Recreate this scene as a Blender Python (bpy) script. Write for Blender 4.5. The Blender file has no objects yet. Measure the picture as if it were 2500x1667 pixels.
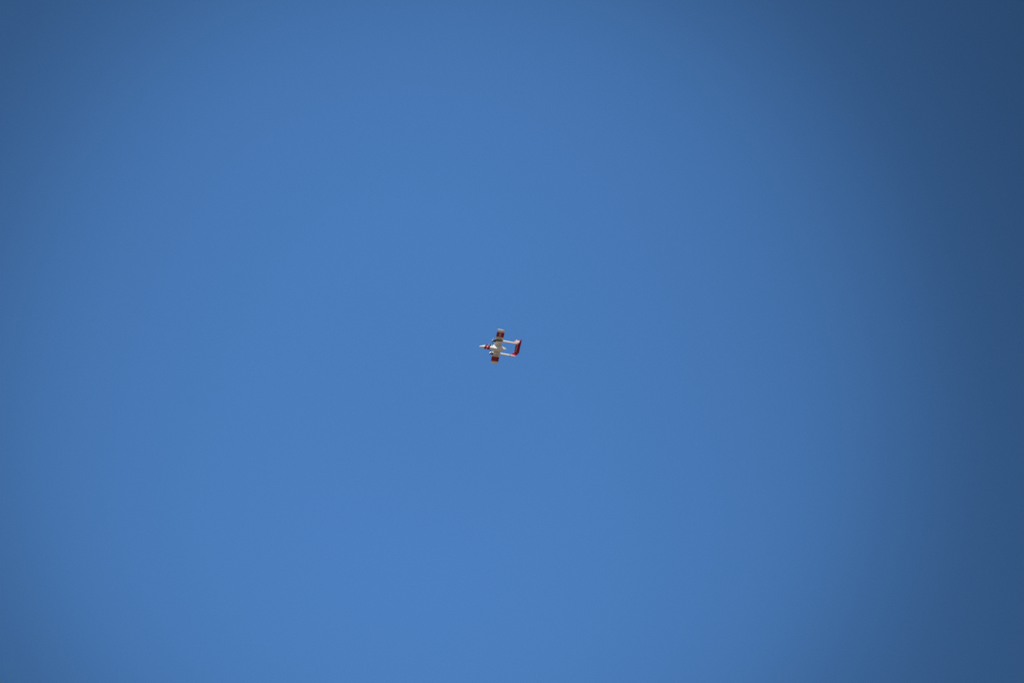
import bpy, bmesh, math, random
from mathutils import Vector, Matrix

S = bpy.context.scene
COL = S.collection
random.seed(4)

# ------------------------------------------------------------------ camera
# World axes: the aeroplane flies level towards +X, +Y is its port side, +Z is up.
# The photographer stands on the ground and looks up at it at about 62 degrees.
r = Vector((-.9813, .1927, -.0142)).normalized()
u = Vector((.1643, .8703, .4645)); u = (u - r * u.dot(r)).normalized()
c = r.cross(u)
EYE = Vector((0, 0, 1.7))
LENS = 50.0
PXM = 7.898                                   # photograph pixels (of 2500) per metre at the aeroplane
DIST = 2500 / PXM * LENS / 36.0
cam_d = bpy.data.cameras.new('camera')
cam_d.lens = LENS; cam_d.sensor_width = 36.0; cam_d.clip_start = .1; cam_d.clip_end = 60000
cam = bpy.data.objects.new('camera', cam_d)
M = Matrix((r, u, c)).transposed().to_4x4(); M.translation = EYE
cam.matrix_world = M
COL.objects.link(cam); S.camera = cam
PLANE_AT = EYE - c * DIST + r * (-34.9 / PXM) + u * (-13.0 / PXM)

# ------------------------------------------------------------------ sun, sky, exposure
SUN = Vector((.716, 1.15, 1.49)).normalized()           # towards the sun
el = math.asin(SUN.z); az = math.atan2(SUN.x, SUN.y)    # azimuth from +Y towards +X
sd = bpy.data.lights.new('sun', 'SUN'); sd.energy = 5.0; sd.angle = math.radians(.53); sd.color = (1, .96, .9)
so = bpy.data.objects.new('sun', sd); so.rotation_euler = (-SUN).to_track_quat('-Z', 'Y').to_euler()
COL.objects.link(so)

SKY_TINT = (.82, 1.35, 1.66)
# lens vignette painted into the sky, darker off centre (value, angle in radians)
VIGNETTE_CENTRE = (-c - r * .045 - u * .03).normalized()
SKY_VIGNETTE = [(0, .975), (.06, .975), (.11, .965), (.15, .93), (.20, .87), (.245, .79), (.28, .70), (.31, .60), (.34, .50), (.37, .43), (.41, .37), (.46, .32), (.55, .29)]
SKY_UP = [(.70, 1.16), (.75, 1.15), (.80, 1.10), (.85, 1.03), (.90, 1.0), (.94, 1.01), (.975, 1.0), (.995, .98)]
w = bpy.data.worlds.new('World'); S.world = w; w.use_nodes = True
nt = w.node_tree; nt.nodes.clear(); N = nt.nodes.new; L = nt.links.new
out = N('ShaderNodeOutputWorld'); bg = N('ShaderNodeBackground'); bg.inputs['Strength'].default_value = .112
sky = N('ShaderNodeTexSky'); sky.sky_type = 'NISHITA'; sky.sun_disc = False
sky.sun_elevation = el; sky.sun_rotation = az
sky.altitude = 600; sky.air_density = 1.0; sky.dust_density = .3; sky.ozone_density = 3.0
def ramp(pts):
    n = N('ShaderNodeValToRGB'); n.color_ramp.interpolation = 'B_SPLINE'; e = n.color_ramp.elements
    while len(e) < len(pts): e.new(.5)
    for k, (p, v) in enumerate(pts): e[k].position = p; e[k].color = (v, v, v, 1)
    return n
def mul(a, b):
    m = N('ShaderNodeVectorMath'); m.operation = 'MULTIPLY'; L(a, m.inputs[0])
    if isinstance(b, tuple): m.inputs[1].default_value = b
    else: L(b, m.inputs[1])
    return m.outputs[0]
# sky colour times painted vignette and height factor (ramps hold value / 1.2, made good in the tint)
tcw = N('ShaderNodeTexCoord'); dt = N('ShaderNodeVectorMath'); dt.operation = 'DOT_PRODUCT'; dt.inputs[1].default_value = VIGNETTE_CENTRE
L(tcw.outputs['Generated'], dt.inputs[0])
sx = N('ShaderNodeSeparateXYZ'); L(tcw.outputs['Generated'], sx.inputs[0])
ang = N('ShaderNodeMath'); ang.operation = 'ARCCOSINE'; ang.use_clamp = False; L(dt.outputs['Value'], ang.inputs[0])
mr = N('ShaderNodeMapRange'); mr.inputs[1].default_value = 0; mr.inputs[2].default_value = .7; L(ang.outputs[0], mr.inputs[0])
across = ramp([(t_ / .7, v / 1.2) for t_, v in SKY_VIGNETTE]); L(mr.outputs[0], across.inputs[0])
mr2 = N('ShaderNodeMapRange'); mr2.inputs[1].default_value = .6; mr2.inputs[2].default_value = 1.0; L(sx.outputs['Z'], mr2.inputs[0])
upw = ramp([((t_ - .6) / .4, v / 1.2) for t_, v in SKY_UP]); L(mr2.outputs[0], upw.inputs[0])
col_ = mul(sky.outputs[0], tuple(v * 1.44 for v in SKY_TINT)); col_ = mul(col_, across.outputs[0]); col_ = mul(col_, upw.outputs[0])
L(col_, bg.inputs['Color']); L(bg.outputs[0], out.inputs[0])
S.render.dither_intensity = 2.0

S.view_settings.view_transform = 'Standard'; S.view_settings.look = 'None'
S.view_settings.gamma = 1; S.view_settings.exposure = .35; S.view_settings.use_curve_mapping = False

# ------------------------------------------------------------------ materials
def paint(name, base, rough=.4, dirt=None, amount=.25, scale=1.4, metal=0.0, coat=0.0, streak=.25):
    m = bpy.data.materials.new(name); m.use_nodes = True
    t = m.node_tree; b = t.nodes['Principled BSDF']
    b.inputs['Roughness'].default_value = rough; b.inputs['Metallic'].default_value = metal
    b.inputs['Coat Weight'].default_value = coat
    b.inputs['Base Color'].default_value = (*base, 1)
    if dirt:
        tc = t.nodes.new('ShaderNodeTexCoord'); mp = t.nodes.new('ShaderNodeMapping')
        mp.inputs['Scale'].default_value = (streak, 1, 1)      # grime streaks run aft
        n = t.nodes.new('ShaderNodeTexNoise'); n.inputs['Scale'].default_value = scale * 2
        n.inputs['Detail'].default_value = 6; n.inputs['Roughness'].default_value = .65
        rp = t.nodes.new('ShaderNodeMapRange'); rp.inputs[1].default_value = .4; rp.inputs[2].default_value = .75
        rp.inputs[3].default_value = 0; rp.inputs[4].default_value = amount
        mx = t.nodes.new('ShaderNodeMix'); mx.data_type = 'RGBA'
        mx.inputs[6].default_value = (*base, 1); mx.inputs[7].default_value = (*dirt, 1)
        t.links.new(tc.outputs['Object'], mp.inputs[0]); t.links.new(mp.outputs[0], n.inputs['Vector'])
        t.links.new(n.outputs['Fac'], rp.inputs[0]); t.links.new(rp.outputs[0], mx.inputs[0])
        t.links.new(mx.outputs[2], b.inputs['Base Color'])
    return m

WHITE = paint('white_paint', (.83, .81, .78), .28, (.42, .38, .34), .45, coat=.1)
RED = paint('red_paint', (.30, .001, .036), .28, (.17, .004, .03), .35)
RED.node_tree.nodes['Principled BSDF'].inputs['Specular IOR Level'].default_value = .2
BLACK = paint('black_paint', (.012, .012, .014), .45, (.05, .045, .04), .6)
RUBBER = paint('dark_blade', (.02, .021, .024), .35, (.06, .06, .06), .4)
STEEL = paint('polished_metal', (.80, .80, .82), .22, (.4, .38, .36), .3, metal=1.0)
PIPE = paint('bare_metal', (.75, .75, .76), .55, (.4, .38, .36), .4, metal=.6)
LETTER = paint('letter_paint', (.78, .76, .74), .5, (.5, .4, .4), .3)
SEAM = paint('seam_grey', (.16, .15, .145), .6)
GLASS = bpy.data.materials.new('tinted_glass'); GLASS.use_nodes = True
g = GLASS.node_tree.nodes['Principled BSDF']
g.inputs['Base Color'].default_value = (.02, .035, .04, 1); g.inputs['Roughness'].default_value = .04
g.inputs['IOR'].default_value = 1.5; g.inputs['Coat Weight'].default_value = .5

class X:
    """tiny arithmetic on shader sockets, for livery edges that are crisp at any distance"""
    def __init__(s, t, k): s.t = t; s.k = k
    def op(s, o, *a):
        n = s.t.nodes.new('ShaderNodeMath'); n.operation = o
        for i, v in enumerate((s,) + a):
            if isinstance(v, X): s.t.links.new(v.k, n.inputs[i])
            else: n.inputs[i].default_value = v
        return X(s.t, n.outputs[0])
    def __add__(s, b): return s.op('ADD', b)
    def __sub__(s, b): return s.op('SUBTRACT', b)
    def __mul__(s, b): return s.op('MULTIPLY', b)
    def __gt__(s, b): return s.op('GREATER_THAN', b)
    def __lt__(s, b): return s.op('LESS_THAN', b)
    def __or__(s, b): return s.op('MAXIMUM', b)
def livery(name, regions, src=None):
    m = (src or WHITE).copy(); m.name = name; t = m.node_tree; b = t.nodes['Principled BSDF']
    tc = t.nodes.new('ShaderNodeTexCoord'); sp = t.nodes.new('ShaderNodeSeparateXYZ'); t.links.new(tc.outputs['Object'], sp.inputs[0])
    x, y, z = (X(t, sp.outputs[k]) for k in range(3))
    n = t.nodes.new('ShaderNodeTexNoise'); n.inputs['Scale'].default_value = 3; n.inputs['Detail'].default_value = 5
    t.links.new(tc.outputs['Object'], n.inputs['Vector'])
    for fn, colr in regions:
        mask = fn(x, y, z, X(t, n.outputs['Fac']))
        mx = t.nodes.new('ShaderNodeMix'); mx.data_type = 'RGBA'
        t.links.new(mask.k, mx.inputs[0]); t.links.new(b.inputs['Base Color'].links[0].from_socket, mx.inputs[6])
        mx.inputs[7].default_value = (*colr, 1); t.links.new(mx.outputs[2], b.inputs['Base Color'])
    return m
RED_C = (.30, .001, .036); BLACK_C = (.012, .012, .014)
def band(s, a, b_): return (s > a) * (s < b_)
BODY_P = livery('fuselage_livery', [
    (lambda x, y, z, n: band(x + (z + 1.0) * .28, 2.24, 3.04) | band(x + (z + 1.0) * .28, 3.21, 3.96), RED_C),
    (lambda x, y, z, n: (x > 4.0) * ((z + x * .5) > 1.05), BLACK_C)])
NAC_P = livery('nacelle_livery', [
    (lambda x, y, z, n: ((x > 1.02) * ((z * -1.0 + x * -.5) > .02)) | (x > 1.66) | (((y.op('ABSOLUTE') - 2.22) > .17) * (z < -.14)), BLACK_C)])
def soot(x, y, z, n):
    a = x + .28; b_ = y.op('ABSOLUTE') - 2.86
    d = a * a * 3.2 + b_ * b_ * 18.0 + n * .9
    return (d * -1.6 + 1.75).op('MAXIMUM', 0.0).op('MINIMUM', .85) * (z < .02)
WING_P = livery('wing_livery', [(soot, (.09, .085, .08)), (lambda x, y, z, n: band(y.op('ABSOLUTE'), 3.45, 5.15), RED_C)])
TAIL_P = livery('tailplane_red_shaded_ends', [(lambda x, y, z, n: y.op('ABSOLUTE') > 2.10, BLACK_C)], RED)  # black ends: shade at the fin tops, put into the colour

# ------------------------------------------------------------------ helpers
def link(name, bm, mats, parent=None, smooth=True, bevel=0):
    bmesh.ops.recalc_face_normals(bm, faces=bm.faces)
    me = bpy.data.meshes.new(name); bm.to_mesh(me); bm.free()
    for m in (mats if isinstance(mats, (list, tuple)) else [mats]): me.materials.append(m)
    for p in me.polygons: p.use_smooth = smooth
    if smooth: me.set_sharp_from_angle(angle=math.radians(38))
    o = bpy.data.objects.new(name, me); COL.objects.link(o)
    if parent: o.parent = parent
    if bevel:
        b = o.modifiers.new('bevel', 'BEVEL'); b.width = bevel; b.segments = 2
    return o

def ring(x, y, hw, zt, zb, n=24, e=3.0, et=None):
    """rounded-box section at x, centred on y; e = squareness (et for the top half)"""
    pts = []; zc = (zt + zb) / 2; hh = (zt - zb) / 2
    for k in range(n):
        a = 2 * math.pi * (k + .5) / n; ca, sa = math.cos(a), math.sin(a)
        q = (et or e) if sa > 0 else e
        pts.append(Vector((x, y + hw * math.copysign(abs(ca) ** (2 / q), ca), zc + hh * math.copysign(abs(sa) ** (2 / q), sa))))
    return pts

def loft(sections, pick=None, cap=True):
    bm = bmesh.new(); rows = [[bm.verts.new(p) for p in s] for s in sections]
    n = len(rows[0])
    for i in range(len(rows) - 1):
        for k in range(n):
            f = bm.faces.new((rows[i][k], rows[i][(k + 1) % n], rows[i + 1][(k + 1) % n], rows[i + 1][k]))
            if pick: f.material_index = pick(f.calc_center_median())
    if cap:
        for rw in (rows[0], rows[-1]):
            f = bm.faces.new(rw)
            if pick: f.material_index = pick(f.calc_center_median())
    return bm

def lerp_rows(rows, step):
    """refine a list of tuples keyed on the first value (smooth catmull-rom between them)"""
    res = []
    for i in range(len(rows) - 1):
        p0 = rows[max(i - 1, 0)]; p1 = rows[i]; p2 = rows[i + 1]; p3 = rows[min(i + 2, len(rows) - 1)]
        n = max(1, int(abs(p2[0] - p1[0]) / step))
        for k in range(n):
            t = k / n; row = [p1[0] + (p2[0] - p1[0]) * t]
            d1 = p2[0] - p0[0]; d2 = p3[0] - p1[0]; h = p2[0] - p1[0]
            for j in range(1, len(p1)):
                m1 = (p2[j] - p0[j]) / d1 * h; m2 = (p3[j] - p1[j]) / d2 * h
                row.append((2*t**3 - 3*t*t + 1) * p1[j] + (t**3 - 2*t*t + t) * m1 + (-2*t**3 + 3*t*t) * p2[j] + (t**3 - t*t) * m2)
            res.append(tuple(row))
    res.append(tuple(rows[-1])); return res

def aerofoil(n=14, thick=.14, camber=.02):
    up, lo = [], []
    for k in range(n + 1):
        t = .5 - .5 * math.cos(math.pi * k / n)
        y = 5 * thick * (.2969 * math.sqrt(t) - .126 * t - .3516 * t * t + .2843 * t**3 - .1015 * t**4)
        cz = camber * 4 * t * (1 - t)
        up.append((t, cz + y + (.0012 if k == n else 0))); lo.append((t, cz - y - (.0012 if k == n else 0)))
    return up[::-1] + lo[1:]                     # TE(top) -> LE -> TE(bottom)

def text_mesh(name, body, size, mat, parent, origin, read, top, bold=.02, sx=1.0, thick=.004, spacing=1.0, width=None):
    cu = bpy.data.curves.new(name, 'FONT'); cu.body = body; cu.size = size; cu.offset = bold
    cu.align_x = 'CENTER'; cu.align_y = 'CENTER'; cu.extrude = thick; cu.resolution_u = 4
    cu.space_character = spacing
    tmp = bpy.data.objects.new(name + '_tmp', cu); COL.objects.link(tmp)
    dg = bpy.context.evaluated_depsgraph_get()
    me = bpy.data.meshes.new_from_object(tmp.evaluated_get(dg)); bpy.data.objects.remove(tmp); bpy.data.curves.remove(cu)
    if width: sx = width / (max(v.co.x for v in me.vertices) - min(v.co.x for v in me.vertices))
    me.name = name; me.materials.clear(); me.materials.append(mat)
    o = bpy.data.objects.new(name, me); COL.objects.link(o); o.parent = parent
    read = Vector(read).normalized(); top = Vector(top).normalized(); nrm = read.cross(top)
    m = Matrix((read * sx, top, nrm)).transposed().to_4x4(); m.translation = Vector(origin)
    o.matrix_local = m
    return o

# ------------------------------------------------------------------ ground (out of the frame; it bounces the warm light up)
bm = bmesh.new()
rings = [0, 5, 20, 80, 300, 1000, 3000, 9000, 25000]; prev = None
cv = bm.verts.new((0, 0, 0))
for R_ in rings[1:]:
    cur = [bm.verts.new((R_ * math.cos(a * math.pi / 24), R_ * math.sin(a * math.pi / 24), 0)) for a in range(48)]
    for k in range(48):
        k2 = (k + 1) % 48
        bm.faces.new((cv, cur[k], cur[k2]) if prev is None else (prev[k], cur[k], cur[k2], prev[k2]))
    prev = cur
G = bpy.data.materials.new('dry_grassland'); G.use_nodes = True; t = G.node_tree; b = t.nodes['Principled BSDF']
b.inputs['Roughness'].default_value = .95
tc = t.nodes.new('ShaderNodeTexCoord'); n1 = t.nodes.new('ShaderNodeTexNoise'); n1.inputs['Scale'].default_value = .012
n1.inputs['Detail'].default_value = 12; cr = t.nodes.new('ShaderNodeValToRGB')
cr.color_ramp.elements[0].position = .35; cr.color_ramp.elements[0].color = (.092, .074, .054, 1)
cr.color_ramp.elements[1].position = .65; cr.color_ramp.elements[1].color = (.20, .162, .122, 1)
t.links.new(tc.outputs['Object'], n1.inputs['Vector']); t.links.new(n1.outputs['Fac'], cr.inputs[0]); t.links.new(cr.outputs[0], b.inputs['Base Color'])
ground = link('ground', bm, G, smooth=False); ground['kind'] = 'structure'

# ------------------------------------------------------------------ the aeroplane
root = bpy.data.objects.new('aeroplane', None); COL.objects.link(root)
root.location = PLANE_AT
root['label'] = 'white and red twin-boom propeller aeroplane flying overhead in the empty blue sky'
root['category'] = 'aeroplane'

# --- fuselage pod: x, half width, top z, bottom z, squareness
BODY = [(5.76, .03, -1.73, -1.80, 2.2), (5.70, .12, -1.63, -1.89, 2.2), (5.5, .21, -1.51, -1.99, 2.3), (5.0, .31, -1.30, -2.07, 2.6),
        (4.4, .39, -1.05, -2.10, 4.2), (3.9, .43, -.88, -2.10, 6.5), (3.3, .455, -.82, -2.10, 9.0), (2.4, .46, -.78, -2.10, 9.0),
        (1.85, .46, -.60, -2.10, 9.0), (1.55, .46, -.02, -2.10, 9.0), (1.2, .46, .10, -2.10, 9.0), (0, .46, .12, -2.09, 9.0), (-.9, .46, .12, -2.02, 9.0),
        (-1.3, .43, .08, -1.84, 8.0), (-1.75, .33, -.06, -1.50, 7.0), (-2.2, .21, -.22, -1.10, 6.0), (-2.6, .08, -.40, -.76, 4.0), (-2.78, .02, -.50, -.62, 2)]
rows = lerp_rows(BODY, .06)
fus = link('fuselage', loft([ring(x, 0, hw, zt, zb, 72, e) for x, hw, zt, zb, e in rows]), BODY_P, root)

# --- canopy: bulged glass on the sills, with white frames over it
CAN = [(4.12, .30, -.86), (3.85, .41, -.52), (3.5, .48, -.14), (3.1, .51, .08), (2.6, .52, .16), (2.1, .51, .17), (1.62, .47, .13)]
def can_ring(x, hw, zt, grow=0, n=14):
    zb = -.92; pts = []
    for k in range(n + 1):
        a = math.pi * k / n; ca, sa = math.cos(a), math.sin(a)
        pts.append(Vector((x, (hw + grow) * math.copysign(abs(ca) ** .62, ca), zb + (zt + grow - zb) * abs(sa) ** .72)))
    return pts
canopy = link('canopy', loft([can_ring(*q) for q in lerp_rows(CAN, .08)]), GLASS, root)
def can_at(x):
    rr = lerp_rows(CAN, .02); q = min(rr, key=lambda v: abs(v[0] - x)); return q[1], q[2]
for x0, x1, rake in ((3.80, 3.94, .16), (2.78, 2.90, 0), (1.86, 2.0, 0)):
    secs = []
    for x, gr in ((x0, -.01), (x0, .022), (x1, .022), (x1, -.01)):
        hw, zt = can_at(x)
        pts = can_ring(x, hw, zt, gr)
        for p in pts: p.x -= rake * (p.z + .9)
        secs.append(pts)
    link('canopy_frame', loft(secs, cap=False), WHITE, canopy)
# canopy top beam and sills
for yy, hw_, z0, z1, dz in ((0, .035, .05, .05, .14), ):
    bm = bmesh.new()
    pts = [(x, zt) for x, hw, zt in lerp_rows(CAN, .15) if 1.7 < x < 3.7]
    rws = [[bm.verts.new((x, -.04, zt + .015)), bm.verts.new((x, .04, zt + .015)), bm.verts.new((x, .04, zt - .03)), bm.verts.new((x, -.04, zt - .03))] for x, zt in pts]
    for i in range(len(rws) - 1):
        for k in range(4): bm.faces.new((rws[i][k], rws[i][(k + 1) % 4], rws[i + 1][(k + 1) % 4], rws[i + 1][k]))
    bm.faces.new(rws[0]); bm.faces.new(rws[-1])
    link('canopy_beam', bm, WHITE, canopy)

# --- wings: constant chord, red band towards each tip
AF = aerofoil(16, .14, .018)
CH = 2.34
def wing(sgn):
    ys = [0, .5, 1.2, 1.9, 2.6, 3.0, 3.45, 3.9, 4.3, 4.75, 5.15, 5.5, 5.85]
    secs = [[Vector((1.17 - CH * a, sgn * y, .02 + CH * z)) for a, z in AF] for y in ys]
    o = link('wing', loft(secs), WING_P, root)
    tip = []
    for y, k in ((5.85, 1), (5.94, 1.0), (5.985, .97), (6.01, .90), (6.02, .70)):
        zc = .02 + CH * .005
        tip.append([Vector((1.17 - CH * (.42 + (a - .42) * (.6 + .4 * k)), sgn * y, zc + (CH * z - CH * .005) * k)) for a, z in AF])
    link('wing_tip', loft(tip), WHITE, o)
    # flap and aileron trailing pieces, set a hair below the skin with a gap line ahead of them
    for nm, y0, y1, mat in (('flap', .62, 1.88, WHITE), ('flap', 2.58, 3.42, WHITE), ('aileron', 3.47, 5.13, RED)):
        a0 = .76; ys2 = (y0, y1)
        def bot(a):
            lo = [q for q in AF[len(AF) // 2:]]
            for i in range(len(lo) - 1):
                if lo[i][0] <= a <= lo[i + 1][0]:
                    t = (a - lo[i][0]) / (lo[i + 1][0] - lo[i][0]); return .02 + CH * (lo[i][1] + t * (lo[i + 1][1] - lo[i][1]))
            return .02
        bm = bmesh.new()
        pr = [(a0, -.006), (.88, -.010), (1.0, -.006), (1.0, .004), (.88, .02), (a0, .02)]
        A = [[bm.verts.new((1.17 - CH * a, sgn * y, bot(min(a, .999)) + d)) for a, d in pr] for y in ys2]
        for k in range(6): bm.faces.new((A[0][k], A[0][(k + 1) % 6], A[1][(k + 1) % 6], A[1][k]))
        bm.faces.new(A[0]); bm.faces.new(A[1])
        link(nm, bm, mat, o, smooth=False)
        bm = bmesh.new()
        A = [bm.verts.new((1.17 - CH * a, sgn * y, bot(a) - d)) for y in ys2 for a, d in ((a0 - .012, .003), (a0, .003), (a0, -.02), (a0 - .012, -.02))]
        for k in range(4): bm.faces.new((A[k], A[(k + 1) % 4], A[4 + (k + 1) % 4], A[4 + k]))
        bm.faces.new(A[:4]); bm.faces.new(A[4:])
        link('hinge_gap', bm, SEAM, o, smooth=False)
    return o
port_wing = wing(1); star_wing = wing(-1)
UZ = .02 + CH * min(z for a, z in AF)
text_mesh('number', '240', .84, LETTER, port_wing, (.02, 4.25, UZ - .012), (0, 1, 0), (1, 0, 0), 0, 1.05, .012)

# --- engine nacelles, booms, propellers, fins
BY = 2.22
def ring_y(x, y, hw, zt, zb, e, n=28): return ring(x, y, hw, zt, zb, n, e)
for sgn in (1, -1):
    y = BY * sgn
    NAC = [(1.86, .20, -.42, -.80, 2.0), (1.78, .27, -.33, -.92, 2.1), (1.5, .33, -.22, -1.02, 2.5), (1.1, .36, -.08, -1.02, 3.0), (.6, .36, .02, -.92, 3.2),
           (0, .35, .06, -.80, 3.2), (-.6, .32, .10, -.66, 3.0), (-1.15, .27, .14, -.52, 3.0)]
    nac = link('engine_nacelle', loft([ring_y(x, y, hw, zt, zb, e) for x, hw, zt, zb, e in lerp_rows(NAC, .06)]), NAC_P, root)
    # exhaust stub on the outboard side, chin intake lip
    bm = bmesh.new()
    bmesh.ops.create_cone(bm, cap_ends=True, segments=16, radius1=.11, radius2=.13, depth=.34,
        matrix=Matrix.Translation((1.22, y + sgn * .37, -.20)) @ Matrix.Rotation(math.radians(90), 4, 'Y') @ Matrix.Rotation(sgn * math.radians(-18), 4, 'X'))
    link('exhaust_pipe', bm, PIPE, nac)
    bm = bmesh.new()
    R1, R2 = .17, .025
    vs = [[bm.verts.new((1.84 + R2 * math.sin(b_), y + (R1 + R2 * math.cos(b_)) * math.cos(a) , -.86 + (R1 * .62 + R2 * math.cos(b_)) * math.sin(a)))
           for b_ in [2 * math.pi * j / 6 for j in range(6)]] for a in [2 * math.pi * i / 20 for i in range(20)]]
    for i in range(20):
        for j in range(6): bm.faces.new((vs[i][j], vs[(i + 1) % 20][j], vs[(i + 1) % 20][(j + 1) % 6], vs[i][(j + 1) % 6]))
    link('intake_lip', bm, STEEL, nac)
    # boom behind the wing
    BOOM = [(-1.0, .235, .30, -.46, 4.5), (-1.6, .23, .30, -.45, 4.5), (-3.0, .215, .29, -.42, 4.2), (-4.6, .195, .27, -.36, 4.0), (-5.5, .16, .24, -.28, 3.5), (-5.95, .11, .18, -.16, 2.3), (-6.1, .05, .08, -.06, 2.2)]
    bp = (lambda p: 1 if -4.36 < p.x < -4.16 else 0) if sgn < 0 else (lambda p: 0)
    boom = link('tail_boom', loft([ring_y(x, y, hw, zt, zb, e) for x, hw, zt, zb, e in lerp_rows(BOOM, .06)], bp), [WHITE, RED], root)
    # propeller: hub plate, spinner, three twisted blades at rest
    HX, HZ = 1.93, -.60
    bm = bmesh.new()
    bmesh.ops.create_cone(bm, cap_ends=True, segments=24, radius1=.19, radius2=.17, depth=.16, matrix=Matrix.Translation((HX, y, HZ)) @ Matrix.Rotation(math.radians(90), 4, 'Y'))
    prop = link('propeller', bm, BLACK, root)
    SP = [(2.0, .18), (2.08, .17), (2.18, .135), (2.27, .085), (2.32, .035), (2.33, .006)]
    bm = loft([[Vector((x, y + rr * math.cos(a), HZ + rr * math.sin(a))) for a in [2 * math.pi * k / 20 for k in range(20)]] for x, rr in lerp_rows(SP, .02)])
    link('spinner', bm, STEEL, prop)
    th0 = math.radians(80 if sgn > 0 else 30)
    for k in range(3):
        th = th0 + k * 2 * math.pi / 3
        rad = Vector((0, math.cos(th), math.sin(th))); tan = Vector((0, -math.sin(th), math.cos(th))); ax = Vector((1, 0, 0))
        secs = []
        for rr, chd, thk, tw in ((.12, .09, .07, 75), (.28, .13, .05, 66), (.5, .20, .038, 54), (.75, .23, .03, 44), (1.0, .22, .022, 36), (1.18, .19, .018, 31), (1.28, .12, .012, 29), (1.30, .04, .006, 28)):
            tt = math.radians(tw); d = tan * math.cos(tt) + ax * math.sin(tt); nn = tan * -math.sin(tt) + ax * math.cos(tt)
            secs.append([Vector((HX, y, HZ)) + rad * rr + d * (chd * .5 * math.cos(a)) + nn * (thk * math.sin(a)) for a in [2 * math.pi * q / 10 for q in range(10)]])
        link('blade', loft(secs), RUBBER, prop)

    # fin: curved leading edge, rudder behind, white cap on top
    LE = [(-4.38, .24), (-4.50, .55), (-4.63, .90), (-4.83, 1.30), (-4.98, 1.58), (-5.20, 1.90), (-5.42, 2.18), (-5.56, 2.36)]
    def fin_te(z): return -6.10 - (z - .05) * .43
    secs = []; rud = []
    for x0, z in LE:
        xt = fin_te(z); ch = x0 - xt; xr = x0 - ch * .70
        prof = [(0, .0), (.03, .035), (.12, .062), (.35, .078), (.70, .058)]
        secs.append([Vector((x0 - ch * a, y + v, z)) for a, v in prof] + [Vector((x0 - ch * a, y - v, z)) for a, v in prof[::-1][:-1]])
        rud.append([Vector((xr - .015, y + .05, z)), Vector((xt, y + .006, z)), Vector((xt, y - .006, z)), Vector((xr - .015, y - .05, z))])
    fin = link('tail_fin', loft(secs), RED, root)
    rz = [[Vector((a.x, a.y, a.z)) for a in rw] for rw in rud]
    low = [Vector((-5.75, y + .05, .18)), Vector((-6.10, y + .006, .02)), Vector((-6.10, y - .006, .02)), Vector((-5.75, y - .05, .18))]
    link('rudder', loft([low] + rz), RED, fin)
    CAP = [(-5.40, .02, 2.40, 2.36), (-5.55, .08, 2.52, 2.34), (-5.8, .12, 2.64, 2.33), (-6.3, .13, 2.68, 2.32), (-6.8, .10, 2.60, 2.34), (-7.05, .03, 2.50, 2.42)]
    link('fin_cap', loft([ring(x, y, hw, zt, zb, 16, 2.2) for x, hw, zt, zb in lerp_rows(CAP, .08)]), WHITE, fin)
    if sgn > 0:
        text_mesh('lettering', 'CAL', .82, LETTER, fin, (-5.93, y + .080, 1.74), (-1, 0, .02), (0, 0, 1), .04, 1, .008, width=1.22)
        text_mesh('lettering', 'FIRE', .82, LETTER, fin, (-5.64, y + .080, .98), (-1, 0, .02), (0, 0, 1), .04, 1, .008, width=1.42)

# --- tailplane across the tops of the fins
AT = aerofoil(12, .10, 0)
def tail_secs(x_le, chord, y0, y1, cut0=0, cut1=1):
    return [[Vector((x_le - chord * a, yy, 2.44 + chord * z)) for a, z in AT] for yy in (y0, -1.5, -.7, 0, .7, 1.5, y1)]
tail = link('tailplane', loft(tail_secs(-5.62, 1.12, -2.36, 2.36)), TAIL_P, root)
bm = bmesh.new()
pr = [(-6.66, .052), (-7.18, .008), (-7.18, -.008), (-6.66, -.052)]
A = [[bm.verts.new((x, yy, 2.44 + z)) for x, z in pr] for yy in (-2.34, 2.34)]
for k in range(4): bm.faces.new((A[0][k], A[0][(k + 1) % 4], A[1][(k + 1) % 4], A[1][k]))
bm.faces.new(A[0]); bm.faces.new(A[1])
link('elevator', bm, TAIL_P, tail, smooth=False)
for sgn in (1, -1):
    bm = bmesh.new()
    A = [[bm.verts.new((x, sgn * yy, 2.44 + z)) for x, z in ((-6.9, .05), (-7.30, .03), (-7.30, -.03), (-6.9, -.05))] for yy in (2.37, 2.43)]
    for k in range(4): bm.faces.new((A[0][k], A[0][(k + 1) % 4], A[1][(k + 1) % 4], A[1][k]))
    bm.faces.new(A[0]); bm.faces.new(A[1])
    link('horn_balance', bm, BLACK, tail, smooth=False)
for word, yy, wd_ in (('CAL', -.95, 1.78), ('FIRE', 1.13, 1.85)):
    text_mesh('lettering', word, .80, LETTER, tail, (-6.10, yy, 2.44 - .066), (0, 1, 0), (1, 0, 0), 0, 1, .012, width=wd_)
